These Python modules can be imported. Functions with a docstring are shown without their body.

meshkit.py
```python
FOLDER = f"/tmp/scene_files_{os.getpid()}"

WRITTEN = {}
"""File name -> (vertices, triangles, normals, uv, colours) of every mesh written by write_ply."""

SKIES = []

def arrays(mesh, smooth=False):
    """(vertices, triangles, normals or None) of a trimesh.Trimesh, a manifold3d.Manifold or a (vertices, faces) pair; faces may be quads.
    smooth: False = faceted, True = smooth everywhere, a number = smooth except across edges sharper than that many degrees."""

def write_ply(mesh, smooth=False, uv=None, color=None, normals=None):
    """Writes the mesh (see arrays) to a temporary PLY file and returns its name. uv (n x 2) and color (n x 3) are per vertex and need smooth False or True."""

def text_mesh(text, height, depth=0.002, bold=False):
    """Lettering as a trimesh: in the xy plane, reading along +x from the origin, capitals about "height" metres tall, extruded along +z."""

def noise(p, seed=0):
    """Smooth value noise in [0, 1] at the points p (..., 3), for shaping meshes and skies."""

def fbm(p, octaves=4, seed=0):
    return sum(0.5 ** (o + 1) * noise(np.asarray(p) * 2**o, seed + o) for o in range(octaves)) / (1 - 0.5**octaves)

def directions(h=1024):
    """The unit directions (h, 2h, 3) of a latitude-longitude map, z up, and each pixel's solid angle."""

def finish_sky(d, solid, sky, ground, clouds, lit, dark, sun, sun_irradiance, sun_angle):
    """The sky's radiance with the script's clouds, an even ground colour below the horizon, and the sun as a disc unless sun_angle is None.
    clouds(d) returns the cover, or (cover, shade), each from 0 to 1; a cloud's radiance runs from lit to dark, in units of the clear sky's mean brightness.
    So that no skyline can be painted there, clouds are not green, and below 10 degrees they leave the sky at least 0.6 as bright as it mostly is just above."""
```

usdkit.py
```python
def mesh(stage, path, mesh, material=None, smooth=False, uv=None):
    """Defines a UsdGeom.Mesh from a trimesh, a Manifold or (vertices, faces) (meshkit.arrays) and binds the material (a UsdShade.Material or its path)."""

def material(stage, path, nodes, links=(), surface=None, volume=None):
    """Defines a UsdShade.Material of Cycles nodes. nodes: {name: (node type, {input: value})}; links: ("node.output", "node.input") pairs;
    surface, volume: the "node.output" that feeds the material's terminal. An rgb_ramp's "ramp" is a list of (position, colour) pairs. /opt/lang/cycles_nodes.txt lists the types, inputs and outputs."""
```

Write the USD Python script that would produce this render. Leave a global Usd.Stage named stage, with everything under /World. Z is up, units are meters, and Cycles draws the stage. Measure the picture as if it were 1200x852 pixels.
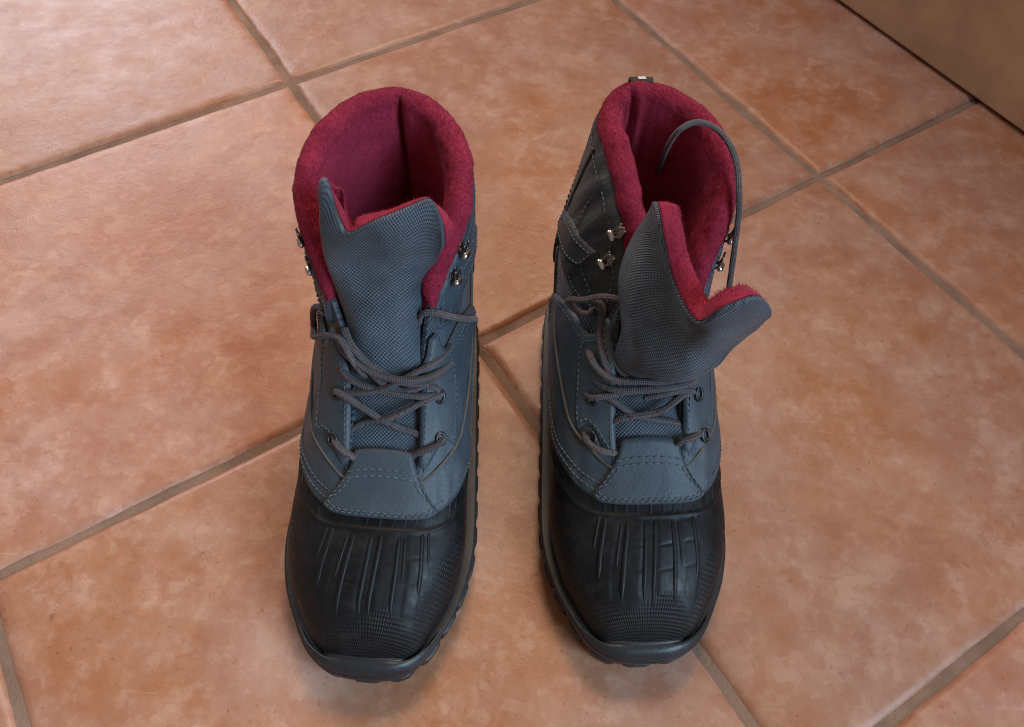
import math
import numpy as np
import trimesh
import shapely
import usdkit
import meshkit
from scipy.interpolate import CubicSpline, PchipInterpolator, RectBivariateSpline
from scipy.spatial import Delaunay
from pxr import Usd, UsdGeom, UsdLux, UsdShade, Gf, Sdf, Vt

stage = Usd.Stage.CreateInMemory()
UsdGeom.SetStageUpAxis(stage, UsdGeom.Tokens.z)
UsdGeom.SetStageMetersPerUnit(stage, 1.0)
UsdGeom.Xform.Define(stage, "/World")
UsdGeom.Scope.Define(stage, "/World/Looks")

# ------------------------------------------------------------------ camera
EYE = 0.48                                   # metres above the floor
PITCH, ROLL, FOCAL_PX = math.radians(56.395), math.radians(2.696), 940.8
FWD = np.array([0, math.cos(PITCH), -math.sin(PITCH)])
R0 = np.array([1.0, 0, 0])
U0 = np.cross(R0, FWD)
CR = math.cos(ROLL) * R0 + math.sin(ROLL) * U0
CU = -math.sin(ROLL) * R0 + math.cos(ROLL) * U0
cam = UsdGeom.Camera.Define(stage, "/World/camera")
M = np.eye(4)
M[0, :3], M[1, :3], M[2, :3], M[3, :3] = CR, CU, -FWD, (0, 0, EYE)
cam.AddTransformOp().Set(Gf.Matrix4d(M.tolist()))
cam.CreateHorizontalApertureAttr(36.0)
cam.CreateFocalLengthAttr(36.0 * FOCAL_PX / 1200)
cam.CreateClippingRangeAttr((0.02, 100.0))
cam.CreateExposureAttr(0.0)


def look_at(loc, target):
    z = np.array(loc, float) - np.array(target, float)
    z /= np.linalg.norm(z)
    x = np.cross([0, 0, 1.0], z)
    x /= np.linalg.norm(x)
    m = np.eye(4)
    m[0, :3], m[1, :3], m[2, :3], m[3, :3] = x, np.cross(z, x), z, loc
    return Gf.Matrix4d(m.tolist())


def rect_light(name, loc, target, w, h, power, color):
    l = UsdLux.RectLight.Define(stage, "/World/" + name)
    l.AddTransformOp().Set(look_at(loc, target))
    l.CreateWidthAttr(w)
    l.CreateHeightAttr(h)
    l.CreateIntensityAttr(power)
    l.CreateColorAttr(Gf.Vec3f(*color))
    return l


# ------------------------------------------------------------------ light
rect_light("window_light", (2.6, -1.55, 2.1), (0.0, 0.25, 0.05), 2.0, 1.9, 16.5, (0.55, 0.78, 1.0))
rect_light("room_lamp", (0.14, 1.57, 2.2), (0.0, 0.3, 0.0), 0.8, 0.8, 18.4, (1.0, 0.72, 0.50))
rect_light("far_window", (-1.9, 3.0, 1.6), (-0.6, 0.8, 0.0), 1.3, 1.3, 9.0, (0.95, 0.92, 1.0))
dome = UsdLux.DomeLight.Define(stage, "/World/room_ambient")
dome.CreateIntensityAttr(1.0)
amb = usdkit.material(stage, "/World/Looks/room_ambient", {"b": ("background_shader", {"color": (1.0, 0.81, 0.66), "strength": 0.22})}, [], surface="b.background")
UsdShade.MaterialBindingAPI.Apply(dome.GetPrim()).Bind(amb)


# ------------------------------------------------------------------ helpers
def obj(name, mesh, m, parent=None, smooth=40, uv=None, label=None, kind=None):
    base = (str(parent.GetPath()) if parent is not None else "/World") + "/"
    path, k = base + name, 0
    while stage.GetPrimAtPath(path):
        k += 1
        path = f"{base}{name}_{k:03d}"
    p = usdkit.mesh(stage, path, mesh, m, smooth=smooth, uv=uv).GetPrim()
    if label:
        p.SetCustomDataByKey("label", label)
    if kind:
        p.SetCustomDataByKey("kind", kind)
    return p


def thing(name, label, cat, loc=(0, 0, 0), rz=0.0, group=None):
    x = UsdGeom.Xform.Define(stage, "/World/" + name)
    x.AddTranslateOp().Set(Gf.Vec3d(*map(float, loc)))
    x.AddRotateZOp().Set(math.degrees(rz))
    p = x.GetPrim()
    p.SetCustomDataByKey("label", label)
    p.SetCustomDataByKey("category", cat)
    if group:
        p.SetCustomDataByKey("group", group)
    return p


def merge(parts):
    vs, fs, n = [], [], 0
    for p in parts:
        v, f, _ = meshkit.arrays(p)
        vs.append(v)
        fs.append(f + n)
        n += len(v)
    return np.vstack(vs), np.vstack(fs)


def grid_faces(n, m, wrap_i=False, wrap_j=False, flip=False):
    i = np.arange(n if wrap_i else n - 1)
    j = np.arange(m if wrap_j else m - 1)
    i, j = np.meshgrid(i, j, indexing="ij")
    a, b = i * m + j, ((i + 1) % n) * m + j
    c, d = ((i + 1) % n) * m + (j + 1) % m, i * m + (j + 1) % m
    q = np.stack([a, b, c, d], -1).reshape(-1, 4)
    f = np.vstack([q[:, [0, 1, 2]], q[:, [0, 2, 3]]])
    return f[:, ::-1] if flip else f


def resample(p, step=None, n=None):
    p = np.asarray(p, float)
    s = np.r_[0, np.cumsum(np.linalg.norm(np.diff(p, axis=0), axis=1))]
    n = n or max(2, int(round(s[-1] / step)) + 1)
    t = np.linspace(0, s[-1], n)
    return np.stack([np.interp(t, s, p[:, k]) for k in range(p.shape[1])], 1)


def spline(p, n=60):
    p = np.asarray(p, float)
    if len(p) == 2:
        return np.linspace(p[0], p[1], n)
    s = np.r_[0, np.cumsum(np.linalg.norm(np.diff(p, axis=0), axis=1) ** 0.6 + 1e-9)]
    return CubicSpline(s, p)(np.linspace(0, s[-1], n))


def tube(path, r, sides=10, squash=1.0, caps=True, normal=None):
    """Tapered tube along a polyline; r a number or one per point; squash flattens it along its second axis."""
    p = np.asarray(path, float)
    r = np.broadcast_to(np.asarray(r, float), (len(p),))
    t = np.gradient(p, axis=0)
    t /= np.linalg.norm(t, axis=1, keepdims=True) + 1e-12
    a = np.zeros_like(p)
    ref = np.array([0, 0, 1.0]) if abs(t[0, 2]) < 0.9 else np.array([1.0, 0, 0])
    for k in range(len(p)):
        if normal is not None:
            ref = normal[k]
        v = ref - t[k] * (ref @ t[k])
        v /= np.linalg.norm(v) + 1e-12
        a[k], ref = v, v
    b = np.cross(t, a)
    ang = np.arange(sides) * 2 * np.pi / sides
    v = p[:, None] + r[:, None, None] * (squash * np.cos(ang)[None, :, None] * a[:, None] + np.sin(ang)[None, :, None] * b[:, None])
    v = v.reshape(-1, 3)
    f = grid_faces(len(p), sides, wrap_j=True)
    if caps:
        n0 = len(v)
        v = np.vstack([v, p[0] - t[0] * r[0] * 0.5, p[-1] + t[-1] * r[-1] * 0.5])
        j = np.arange(sides)
        f = np.vstack([f, np.stack([np.full(sides, n0), j, (j + 1) % sides], 1),
                       np.stack([np.full(sides, n0 + 1), (len(p) - 1) * sides + (j + 1) % sides, (len(p) - 1) * sides + j], 1)])
    return v, f


# ------------------------------------------------------------------ materials
def mat(name, nodes, links, surface="p.BSDF"):
    return usdkit.material(stage, "/World/Looks/" + name, nodes, links, surface=surface)


def plain(name, color, rough=0.5, metallic=0.0, spec=0.5, noise=None, bump=None, sheen=0.0, var=0.25):
    """principled colour with a little mottling and a fine bump, all in object space"""
    n = {"tc": ("texture_coordinate", {}), "p": ("principled_bsdf", {"roughness": rough, "metallic": metallic, "specular_ior_level": spec, "sheen_weight": sheen, "sheen_roughness": 0.4, "sheen_tint": tuple(min(1, c * 2 + 0.1) for c in color)})}
    l = []
    dark = tuple(c * (1 - var) for c in color)
    lite = tuple(min(1, c * (1 + var)) for c in color)
    n["nz"] = ("noise_texture", {"scale": noise or 60, "detail": 4, "roughness": 0.65})
    n["rp"] = ("rgb_ramp", {"ramp": [(0.3, dark), (0.7, lite)]})
    l += [("tc.object", "nz.vector"), ("nz.fac", "rp.fac"), ("rp.color", "p.base_color")]
    if bump:
        n["bn"] = ("noise_texture", {"scale": bump[0], "detail": 3, "roughness": 0.6})
        n["bu"] = ("bump", {"strength": bump[1], "distance": bump[2]})
        l += [("tc.object", "bn.vector"), ("bn.fac", "bu.height"), ("bu.normal", "p.normal")]
    return mat(name, n, l)


def tile_material():
    n = {
        "g": ("geometry", {}), "oi": ("object_info", {}),
        "off": ("vector_math", {"math_type": "scale", "vector1": (7.3, 3.1, 5.7)}),
        "add": ("vector_math", {"math_type": "add"}),
        "wn": ("noise_texture", {"scale": 60.0, "detail": 3, "roughness": 0.6}),
        "ws": ("vector_math", {"math_type": "scale", "scale": 0.016}), "wa": ("vector_math", {"math_type": "add"}),
        "big": ("noise_texture", {"scale": 7.0, "detail": 4, "roughness": 0.6}),
        "mid": ("noise_texture", {"scale": 34.0, "detail": 7, "roughness": 0.68}),
        "fine": ("noise_texture", {"scale": 190.0, "detail": 5, "roughness": 0.7}),
        "va": ("voronoi_texture", {"scale": 62.0, "feature": "smooth_f1", "smoothness": 0.45}),
        "vb": ("voronoi_texture", {"scale": 150.0, "feature": "smooth_f1", "smoothness": 0.42}),
        "sa": ("separate_color", {}), "sb": ("separate_color", {}),
        "r1": ("rgb_ramp", {"ramp": [(0.34, (0.40, 0.150, 0.052)), (0.45, (0.42, 0.180, 0.085)), (0.54, (0.41, 0.205, 0.135)), (0.66, (0.43, 0.245, 0.190))]}),
        "r2": ("rgb_ramp", {"ramp": [(0.36, (0.31, 0.115, 0.060)), (0.46, (0.355, 0.152, 0.090)), (0.54, (0.40, 0.196, 0.134)), (0.63, (0.46, 0.262, 0.196))]}),
        "m1": ("mix_color", {"fac": 0.45}),
        "wear": ("noise_texture", {"scale": 11.0, "detail": 5, "roughness": 0.62}), "wr": ("rgb_ramp", {"ramp": [(0.46, (0, 0, 0)), (0.66, (0.5, 0.5, 0.5))]}), "m6": ("mix_color", {"b": (0.47, 0.285, 0.215)}),
        "sm": ("mapping", {"scale": (30.0, 420.0, 1.0), "rotation": (0.0, 0.0, 0.7)}), "scr": ("noise_texture", {"scale": 1.0, "detail": 2}), "sr": ("rgb_ramp", {"ramp": [(0.70, (0, 0, 0)), (0.76, (0.28, 0.28, 0.28))]}), "m7": ("mix_color", {"b": (0.55, 0.40, 0.32)}),
        "pa": ("rgb_ramp", {"ramp": [(0.56, (0, 0, 0)), (0.72, (1, 1, 1))]}), "pb": ("rgb_ramp", {"ramp": [(0.58, (0, 0, 0)), (0.70, (1, 1, 1))]}),
        "da": ("rgb_ramp", {"ramp": [(0.22, (1, 1, 1)), (0.40, (0, 0, 0))]}),
        "gate": ("rgb_ramp", {"ramp": [(0.42, (0.12, 0.12, 0.12)), (0.58, (1, 1, 1))]}),
        "ga": ("math", {"math_type": "multiply"}), "gb": ("math", {"math_type": "multiply"}),
        "fa": ("math", {"math_type": "multiply", "value2": 0.19}), "fb": ("math", {"math_type": "multiply", "value2": 0.20}), "fd": ("math", {"math_type": "multiply", "value2": 0.22}),
        "m2": ("mix_color", {"b": (0.58, 0.36, 0.265)}), "m4": ("mix_color", {"b": (0.62, 0.41, 0.31)}), "m5": ("mix_color", {"b": (0.31, 0.105, 0.050)}),
        "speck": ("noise_texture", {"scale": 300.0, "detail": 3, "roughness": 0.6}),
        "rs": ("rgb_ramp", {"ramp": [(0.28, (0.66, 0.58, 0.54)), (0.36, (1, 1, 1)), (0.66, (1, 1, 1)), (0.74, (1.25, 1.3, 1.35))]}),
        "m3": ("mix_color", {"blend_type": "multiply", "fac": 0.8, "use_clamp": False}),
        "tone": ("hsv", {}),
        "tv": ("map_range", {"from_min": 0, "from_max": 1, "to_min": 0.86, "to_max": 1.08}),
        "th": ("map_range", {"from_min": 0, "from_max": 1, "to_min": 0.498, "to_max": 0.503}), "wh": ("white_noise_texture", {"dimensions": "1D"}),
        "rr": ("map_range", {"from_min": 0.3, "from_max": 0.7, "to_min": 0.30, "to_max": 0.52}),
        "h1": ("math", {"math_type": "multiply_add", "value2": 0.5}), "h2": ("math", {"math_type": "multiply_add", "value2": 0.25}),
        "bu": ("bump", {"strength": 0.28, "distance": 0.002}),
        "p": ("principled_bsdf", {"specular_ior_level": 0.45}),
    }
    l = [("oi.random", "off.scale"), ("g.position", "add.vector1"), ("off.vector", "add.vector2")]
    l += [("add.vector", k + ".vector") for k in ("wn", "big", "mid", "fine", "speck")]
    l += [("wn.color", "ws.vector1"), ("ws.vector", "wa.vector1"), ("add.vector", "wa.vector2"), ("wa.vector", "va.vector"), ("wa.vector", "vb.vector"),
          ("va.color", "sa.color"), ("vb.color", "sb.color"), ("sa.r", "pa.fac"), ("sb.r", "pb.fac"), ("sa.g", "da.fac"),
          ("mid.fac", "gate.fac"), ("pa.color", "ga.value1"), ("gate.color", "ga.value2"), ("pb.color", "gb.value1"), ("gate.color", "gb.value2"),
          ("ga.value", "fa.value1"), ("gb.value", "fb.value1"), ("da.color", "fd.value1"),
          ("big.fac", "r1.fac"), ("mid.fac", "r2.fac"), ("r1.color", "m1.a"), ("r2.color", "m1.b"),
          ("add.vector", "wear.vector"), ("wear.fac", "wr.fac"), ("m1.result", "m6.a"), ("wr.color", "m6.fac"), ("add.vector", "sm.vector"), ("sm.vector", "scr.vector"), ("scr.fac", "sr.fac"), ("m6.result", "m7.a"), ("sr.color", "m7.fac"), ("m7.result", "m5.a"), ("fd.value", "m5.fac"), ("m5.result", "m2.a"), ("fa.value", "m2.fac"), ("m2.result", "m4.a"), ("fb.value", "m4.fac"),
          ("speck.fac", "rs.fac"), ("m4.result", "m3.a"), ("rs.color", "m3.b"), ("oi.random", "tv.value"), ("oi.random", "wh.w"), ("wh.value", "th.value"), ("th.result", "tone.hue"),
          ("m3.result", "tone.color"), ("tv.result", "tone.value"), ("tone.color", "p.base_color"), ("mid.fac", "rr.value"), ("rr.result", "p.roughness"),
          ("fine.fac", "h1.value1"), ("mid.fac", "h1.value3"), ("sa.r", "h2.value1"), ("h1.value", "h2.value3"), ("h2.value", "bu.height"), ("bu.normal", "p.normal")]
    return mat("terracotta_tile", n, l)


def weave(name, c_low, c_high, per_m, rough=0.6, strength=0.6, fleck=None, dist=0.0006):
    """woven cloth: warp and weft crests from the st coordinates (metres on the cloth)"""
    n = {
        "uv": ("uvmap", {"attribute": "st"}), "sep": ("separate_xyz", {}),
        "wz": ("noise_texture", {"scale": 70.0, "detail": 2}), "wm": ("vector_math", {"math_type": "scale", "scale": 0.0016}), "wd": ("vector_math", {"math_type": "add"}),
        "ux": ("math", {"math_type": "multiply", "value2": per_m * math.pi}), "vy": ("math", {"math_type": "multiply", "value2": per_m * math.pi}),
        "sx": ("math", {"math_type": "sine"}), "sy": ("math", {"math_type": "sine"}),
        "pr": ("math", {"math_type": "multiply"}),
        "mr": ("map_range", {"from_min": -1, "from_max": 1, "to_min": 0, "to_max": 1}),
        "nz": ("noise_texture", {"scale": 900.0, "detail": 2}), "nz2": ("noise_texture", {"scale": 45.0, "detail": 3}), "tc": ("texture_coordinate", {}),
        "ad": ("math", {"math_type": "multiply_add", "value2": 0.5}),
        "rp": ("rgb_ramp", {"ramp": [(0.12, c_low), (0.95, c_high)]}),
        "tone": ("rgb_ramp", {"ramp": [(0.3, (0.62, 0.63, 0.65)), (0.7, (1.25, 1.23, 1.2))]}),
        "mx": ("mix_color", {"blend_type": "multiply", "fac": 1.0, "use_clamp": False}),
        "bu": ("bump", {"strength": strength, "distance": dist}),
        "p": ("principled_bsdf", {"roughness": rough, "specular_ior_level": 0.4, "sheen_weight": 0.12, "sheen_roughness": 0.4}),
    }
    l = [("uv.UV", "wd.vector1"), ("tc.object", "wz.vector"), ("wz.color", "wm.vector1"), ("wm.vector", "wd.vector2"), ("wd.vector", "sep.vector"), ("sep.x", "ux.value1"), ("sep.y", "vy.value1"), ("ux.value", "sx.value1"), ("vy.value", "sy.value1"),
         ("sx.value", "pr.value1"), ("sy.value", "pr.value2"), ("pr.value", "mr.value"),
         ("tc.object", "nz.vector"), ("tc.object", "nz2.vector"), ("nz.fac", "ad.value1"), ("mr.result", "ad.value3"),
         ("ad.value", "rp.fac"), ("rp.color", "mx.a"), ("nz2.fac", "tone.fac"), ("tone.color", "mx.b"), ("ad.value", "bu.height"), ("bu.normal", "p.normal")]
    last = "mx.result"
    if fleck:
        n["vf"] = ("noise_texture", {"scale": 420.0, "detail": 1})
        n["rf"] = ("rgb_ramp", {"ramp": [(0.60, (0, 0, 0)), (0.68, (1, 1, 1))]})
        n["mf"] = ("mix_color", {"b": fleck})
        l += [("tc.object", "vf.vector"), ("vf.fac", "rf.fac"), ("rf.color", "mf.fac"), (last, "mf.a")]
        last = "mf.result"
    l.append((last, "p.base_color"))
    return mat(name, n, l)


def fleece_material():
    n = {"tc": ("texture_coordinate", {}),
         "a": ("noise_texture", {"scale": 620.0, "detail": 4, "roughness": 0.7}), "b": ("noise_texture", {"scale": 55.0, "detail": 3}),
         "r": ("rgb_ramp", {"ramp": [(0.3, (0.21, 0.014, 0.034)), (0.55, (0.285, 0.024, 0.052)), (0.75, (0.36, 0.042, 0.08))]}),
         "t": ("rgb_ramp", {"ramp": [(0.3, (0.8, 0.8, 0.8)), (0.7, (1.1, 1.1, 1.1))]}),
         "m": ("mix_color", {"blend_type": "multiply", "fac": 1.0, "use_clamp": False}),
         "h": ("math", {"math_type": "multiply_add", "value2": 0.6}),
         "bu": ("bump", {"strength": 0.8, "distance": 0.0011}),
         "p": ("principled_bsdf", {"roughness": 0.95, "specular_ior_level": 0.1, "sheen_weight": 0.22, "sheen_roughness": 0.5, "sheen_tint": (0.9, 0.25, 0.4)})}
    l = [("tc.object", "a.vector"), ("tc.object", "b.vector"), ("a.fac", "r.fac"), ("b.fac", "t.fac"), ("r.color", "m.a"), ("t.color", "m.b"), ("m.result", "p.base_color"),
         ("a.fac", "h.value1"), ("b.fac", "h.value3"), ("h.value", "bu.height"), ("bu.normal", "p.normal")]
    return mat("crimson_fleece", n, l)


def rubber_material():
    """dark rubber with a knurled relief (st in metres) where the second noise says so"""
    n = {"tc": ("texture_coordinate", {}), "uv": ("uvmap", {"attribute": "st"}), "sep": ("separate_xyz", {}),
         "ux": ("math", {"math_type": "multiply", "value2": 480 * math.pi}), "vy": ("math", {"math_type": "multiply", "value2": 480 * math.pi}),
         "sx": ("math", {"math_type": "sine"}), "sy": ("math", {"math_type": "sine"}), "pr": ("math", {"math_type": "multiply"}),
         "kn": ("math", {"math_type": "absolute"}),
         "mk": ("attribute", {"attribute": "knurl"}), "km": ("math", {"math_type": "multiply"}),
         "nz": ("noise_texture", {"scale": 40.0, "detail": 5, "roughness": 0.65}), "fn": ("noise_texture", {"scale": 700.0, "detail": 2}),
         "dn": ("noise_texture", {"scale": 120.0, "detail": 6, "roughness": 0.7}), "dr": ("rgb_ramp", {"ramp": [(0.5, (0, 0, 0)), (0.8, (0.22, 0.22, 0.22))]}), "dm": ("mix_color", {"b": (0.055, 0.055, 0.056)}),
         "c": ("rgb_ramp", {"ramp": [(0.3, (0.004, 0.0046, 0.0056)), (0.7, (0.0085, 0.0095, 0.0115))]}),
         "rr": ("map_range", {"from_min": 0.3, "from_max": 0.7, "to_min": 0.36, "to_max": 0.64}),
         "h": ("math", {"math_type": "multiply_add", "value2": 0.12}),
         "bu": ("bump", {"strength": 0.45, "distance": 0.0007}),
         "p": ("principled_bsdf", {"specular_ior_level": 0.27})}
    l = [("uv.UV", "sep.vector"), ("sep.x", "ux.value1"), ("sep.y", "vy.value1"), ("ux.value", "sx.value1"), ("vy.value", "sy.value1"), ("sx.value", "pr.value1"), ("sy.value", "pr.value2"),
         ("pr.value", "kn.value1"), ("kn.value", "km.value1"), ("mk.fac", "km.value2"), ("tc.object", "nz.vector"), ("tc.object", "fn.vector"), ("nz.fac", "c.fac"), ("c.color", "dm.a"), ("tc.object", "dn.vector"), ("dn.fac", "dr.fac"), ("dr.color", "dm.fac"), ("dm.result", "p.base_color"),
         ("dn.fac", "rr.value"), ("rr.result", "p.roughness"), ("fn.fac", "h.value1"), ("km.value", "h.value3"), ("h.value", "bu.height"), ("bu.normal", "p.normal")]
    return mat("black_rubber", n, l)


TILE = tile_material()
GROUT = plain("grout", (0.225, 0.142, 0.10), 0.9, noise=24, bump=(420, 0.5, 0.0018), var=0.3)
WOOD = plain("cabinet_wood", (0.50, 0.325, 0.205), 0.5, noise=9, bump=(160, 0.15, 0.001), var=0.25)
DARK = plain("shadow_gap", (0.02, 0.016, 0.013), 0.9)
RUBBER = rubber_material()
SOLE = plain("sole_rubber", (0.014, 0.0155, 0.018), 0.5, noise=50, bump=(500, 0.3, 0.0008), var=0.35)
BUMPER = plain("toe_bumper_rubber", (0.016, 0.0195, 0.024), 0.42, noise=60, bump=(400, 0.25, 0.0006), var=0.3)
LEATHER = plain("grey_leather", (0.044, 0.063, 0.082), 0.54, noise=45, bump=(420, 0.35, 0.0008), var=0.16)
LEATHER_D = plain("charcoal_leather", (0.026, 0.029, 0.032), 0.55, noise=45, bump=(420, 0.35, 0.0008), var=0.2)
NYLON = weave("grey_nylon", (0.010, 0.014, 0.020), (0.082, 0.108, 0.142), 950, 0.5, 0.8)
NYLON_D = weave("charcoal_nylon", (0.020, 0.022, 0.025), (0.085, 0.095, 0.105), 760, 0.55, 0.7)
FLEECE = fleece_material()
LACE = weave("lace_cord", (0.024, 0.024, 0.029), (0.125, 0.118, 0.13), 900, 0.75, 0.9, fleck=(0.12, 0.038, 0.034))
METAL = plain("gunmetal", (0.24, 0.23, 0.22), 0.28, metallic=1.0, noise=200, var=0.15)
METAL_D = plain("blackened_metal", (0.07, 0.075, 0.08), 0.45, metallic=1.0, noise=200, var=0.15)
STEEL = plain("bright_steel", (0.60, 0.59, 0.58), 0.2, metallic=1.0, noise=200, var=0.08)
THREAD = plain("thread", (0.085, 0.105, 0.125), 0.7, noise=300, var=0.3)
PIPING = plain("piping", (0.08, 0.075, 0.066), 0.6, noise=200, var=0.2)
INSOLE = plain("insole_felt", (0.03, 0.028, 0.03), 0.95, noise=200, var=0.3)
TAPE = plain("black_webbing", (0.018, 0.018, 0.02), 0.7, noise=300, bump=(900, 0.5, 0.001))
WHITE = plain("white_print", (0.55, 0.54, 0.52), 0.7, noise=300, var=0.1)

# ------------------------------------------------------------------ floor
GA, TS = math.radians(34.043), 0.34265           # grid direction and spacing
GO = np.array([-0.45386 * EYE, 1.29298 * EYE])   # the tile corner behind the left boot's heel
AX, BX = np.array([math.cos(GA), math.sin(GA)]), np.array([-math.sin(GA), math.cos(GA)])
floor = UsdGeom.Xform.Define(stage, "/World/floor").GetPrim()
floor.SetCustomDataByKey("kind", "structure")
floor.SetCustomDataByKey("label", "terracotta tiled floor with recessed brown grout")


def tile_mesh(i, j, seed):
    gap, n = 0.0025, 34
    e = np.r_[0, 0.0012, 0.003, 0.006, np.linspace(0.012, TS - 2 * gap - 0.012, n - 8), TS - 2 * gap - 0.006, TS - 2 * gap - 0.003, TS - 2 * gap - 0.0012, TS - 2 * gap]
    a, b = np.meshgrid(e, e, indexing="ij")
    W = TS - 2 * gap
    da, db = np.minimum(a, W - a), np.minimum(b, W - b)
    # uneven hand-made edges: push the outline in and out a little
    wob = lambda t, k: (meshkit.fbm(np.stack([t * 45, t * 0 + seed * 3.7, t * 0 + k * 9.1], -1), 3, seed) - 0.5) * 0.0034
    fa, fb = np.exp(-da / 0.02), np.exp(-db / 0.02)
    a2 = a + fa * np.where(a < W / 2, wob(b, 0), wob(b, 1))
    b2 = b + fb * np.where(b < W / 2, wob(a, 2), wob(a, 3))
    d = np.minimum(da, db)
    z = -0.0036 * (1 - np.clip(d / 0.0062, 0, 1)) ** 2.2
    z += (meshkit.fbm(np.stack([a * 14, b * 14, a * 0 + seed], -1), 3, seed) - 0.5) * 0.0012 * np.clip(d / 0.02, 0, 1)
    p = GO + (i * TS + gap + a2)[..., None] * AX + (j * TS + gap + b2)[..., None] * BX
    v = np.concatenate([p, z[..., None]], -1)
    m = len(e)
    top = v.reshape(-1, 3)
    ring = np.r_[np.arange(m), np.arange(2 * m - 1, m * m, m), np.arange(m * m - 2, m * m - m - 1, -1), np.arange(m * m - 2 * m, 0, -m)]
    low = top[ring] - [0, 0, 0.006]
    k, r = np.arange(len(ring)), len(ring)
    f = np.vstack([grid_faces(m, m), np.stack([ring[k], m * m + k, ring[(k + 1) % r]], 1), np.stack([ring[(k + 1) % r], m * m + k, m * m + (k + 1) % r], 1)])
    return np.vstack([top, low]), f


def footprint():
    """the piece of floor the photograph shows, on z = 0"""
    out = []
    for x, y in ((-60, -60), (1260, -60), (1260, 912), (-60, 912)):
        d = (x - 600) / FOCAL_PX * CR - (y - 426) / FOCAL_PX * CU + FWD
        out.append((np.array([0, 0, EYE]) + d * (-EYE / d[2]))[:2])
    return shapely.Polygon(out)


FOOT = footprint().buffer(0.55)
seed = 0
for i in range(-6, 8):
    for j in range(-8, 6):
        q = [GO + (i + di) * TS * AX + (j + dj) * TS * BX for di, dj in ((0, 0), (1, 0), (1, 1), (0, 1))]
        if FOOT.intersects(shapely.Polygon(q)):
            seed += 1
            obj("tile", tile_mesh(i, j, seed), TILE, floor, smooth=30)
gx = np.array([GO + s * TS * AX + t * TS * BX for s, t in ((-4.0, -6.0), (5.0, -6.0), (5.0, 3.0), (-4.0, 3.0))])
gn = 90
uu, vv = np.meshgrid(np.linspace(0, 1, gn), np.linspace(0, 1, gn), indexing="ij")
gp = (gx[0] + uu[..., None] * (gx[1] - gx[0]) + vv[..., None] * (gx[3] - gx[0])).reshape(-1, 2)
gz = -0.0026 + 0.0008 * (meshkit.fbm(np.c_[gp * 30, gp[:, :1] * 0], 3, 5) - 0.5)
obj("grout", (np.c_[gp, gz], grid_faces(gn, gn)), GROUT, floor, smooth=True)


# ------------------------------------------------------------------ cabinet in the corner
def ground(x, y, z=0.0):
    d = (x - 600) / FOCAL_PX * CR - (y - 426) / FOCAL_PX * CU + FWD
    return np.array([0, 0, EYE]) + d * ((z - EYE) / d[2])


c0 = ground(1090, 82.5)[:2] - GO
CA = float(c0 @ AX)                       # where the cabinet's face stands, along the grid's A direction
cabinet = thing("wooden_panel", "plain tan wooden panel standing on the tiles in the upper right corner", "panel", (*(GO + CA * AX), 0), GA)


def rbox(x0, x1, y0, y1, z0, z1, r=0.002):
    b = trimesh.creation.box(bounds=[[x0, y0, z0], [x1, y1, z1]])
    import manifold3d as m3
    s = [m3.Manifold.sphere(r, 12).translate((x, y, z)) for x in (x0 + r, x1 - r) for y in (y0 + r, y1 - r) for z in (z0 + r, z1 - r)]
    return m3.Manifold.batch_hull(s)


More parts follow.
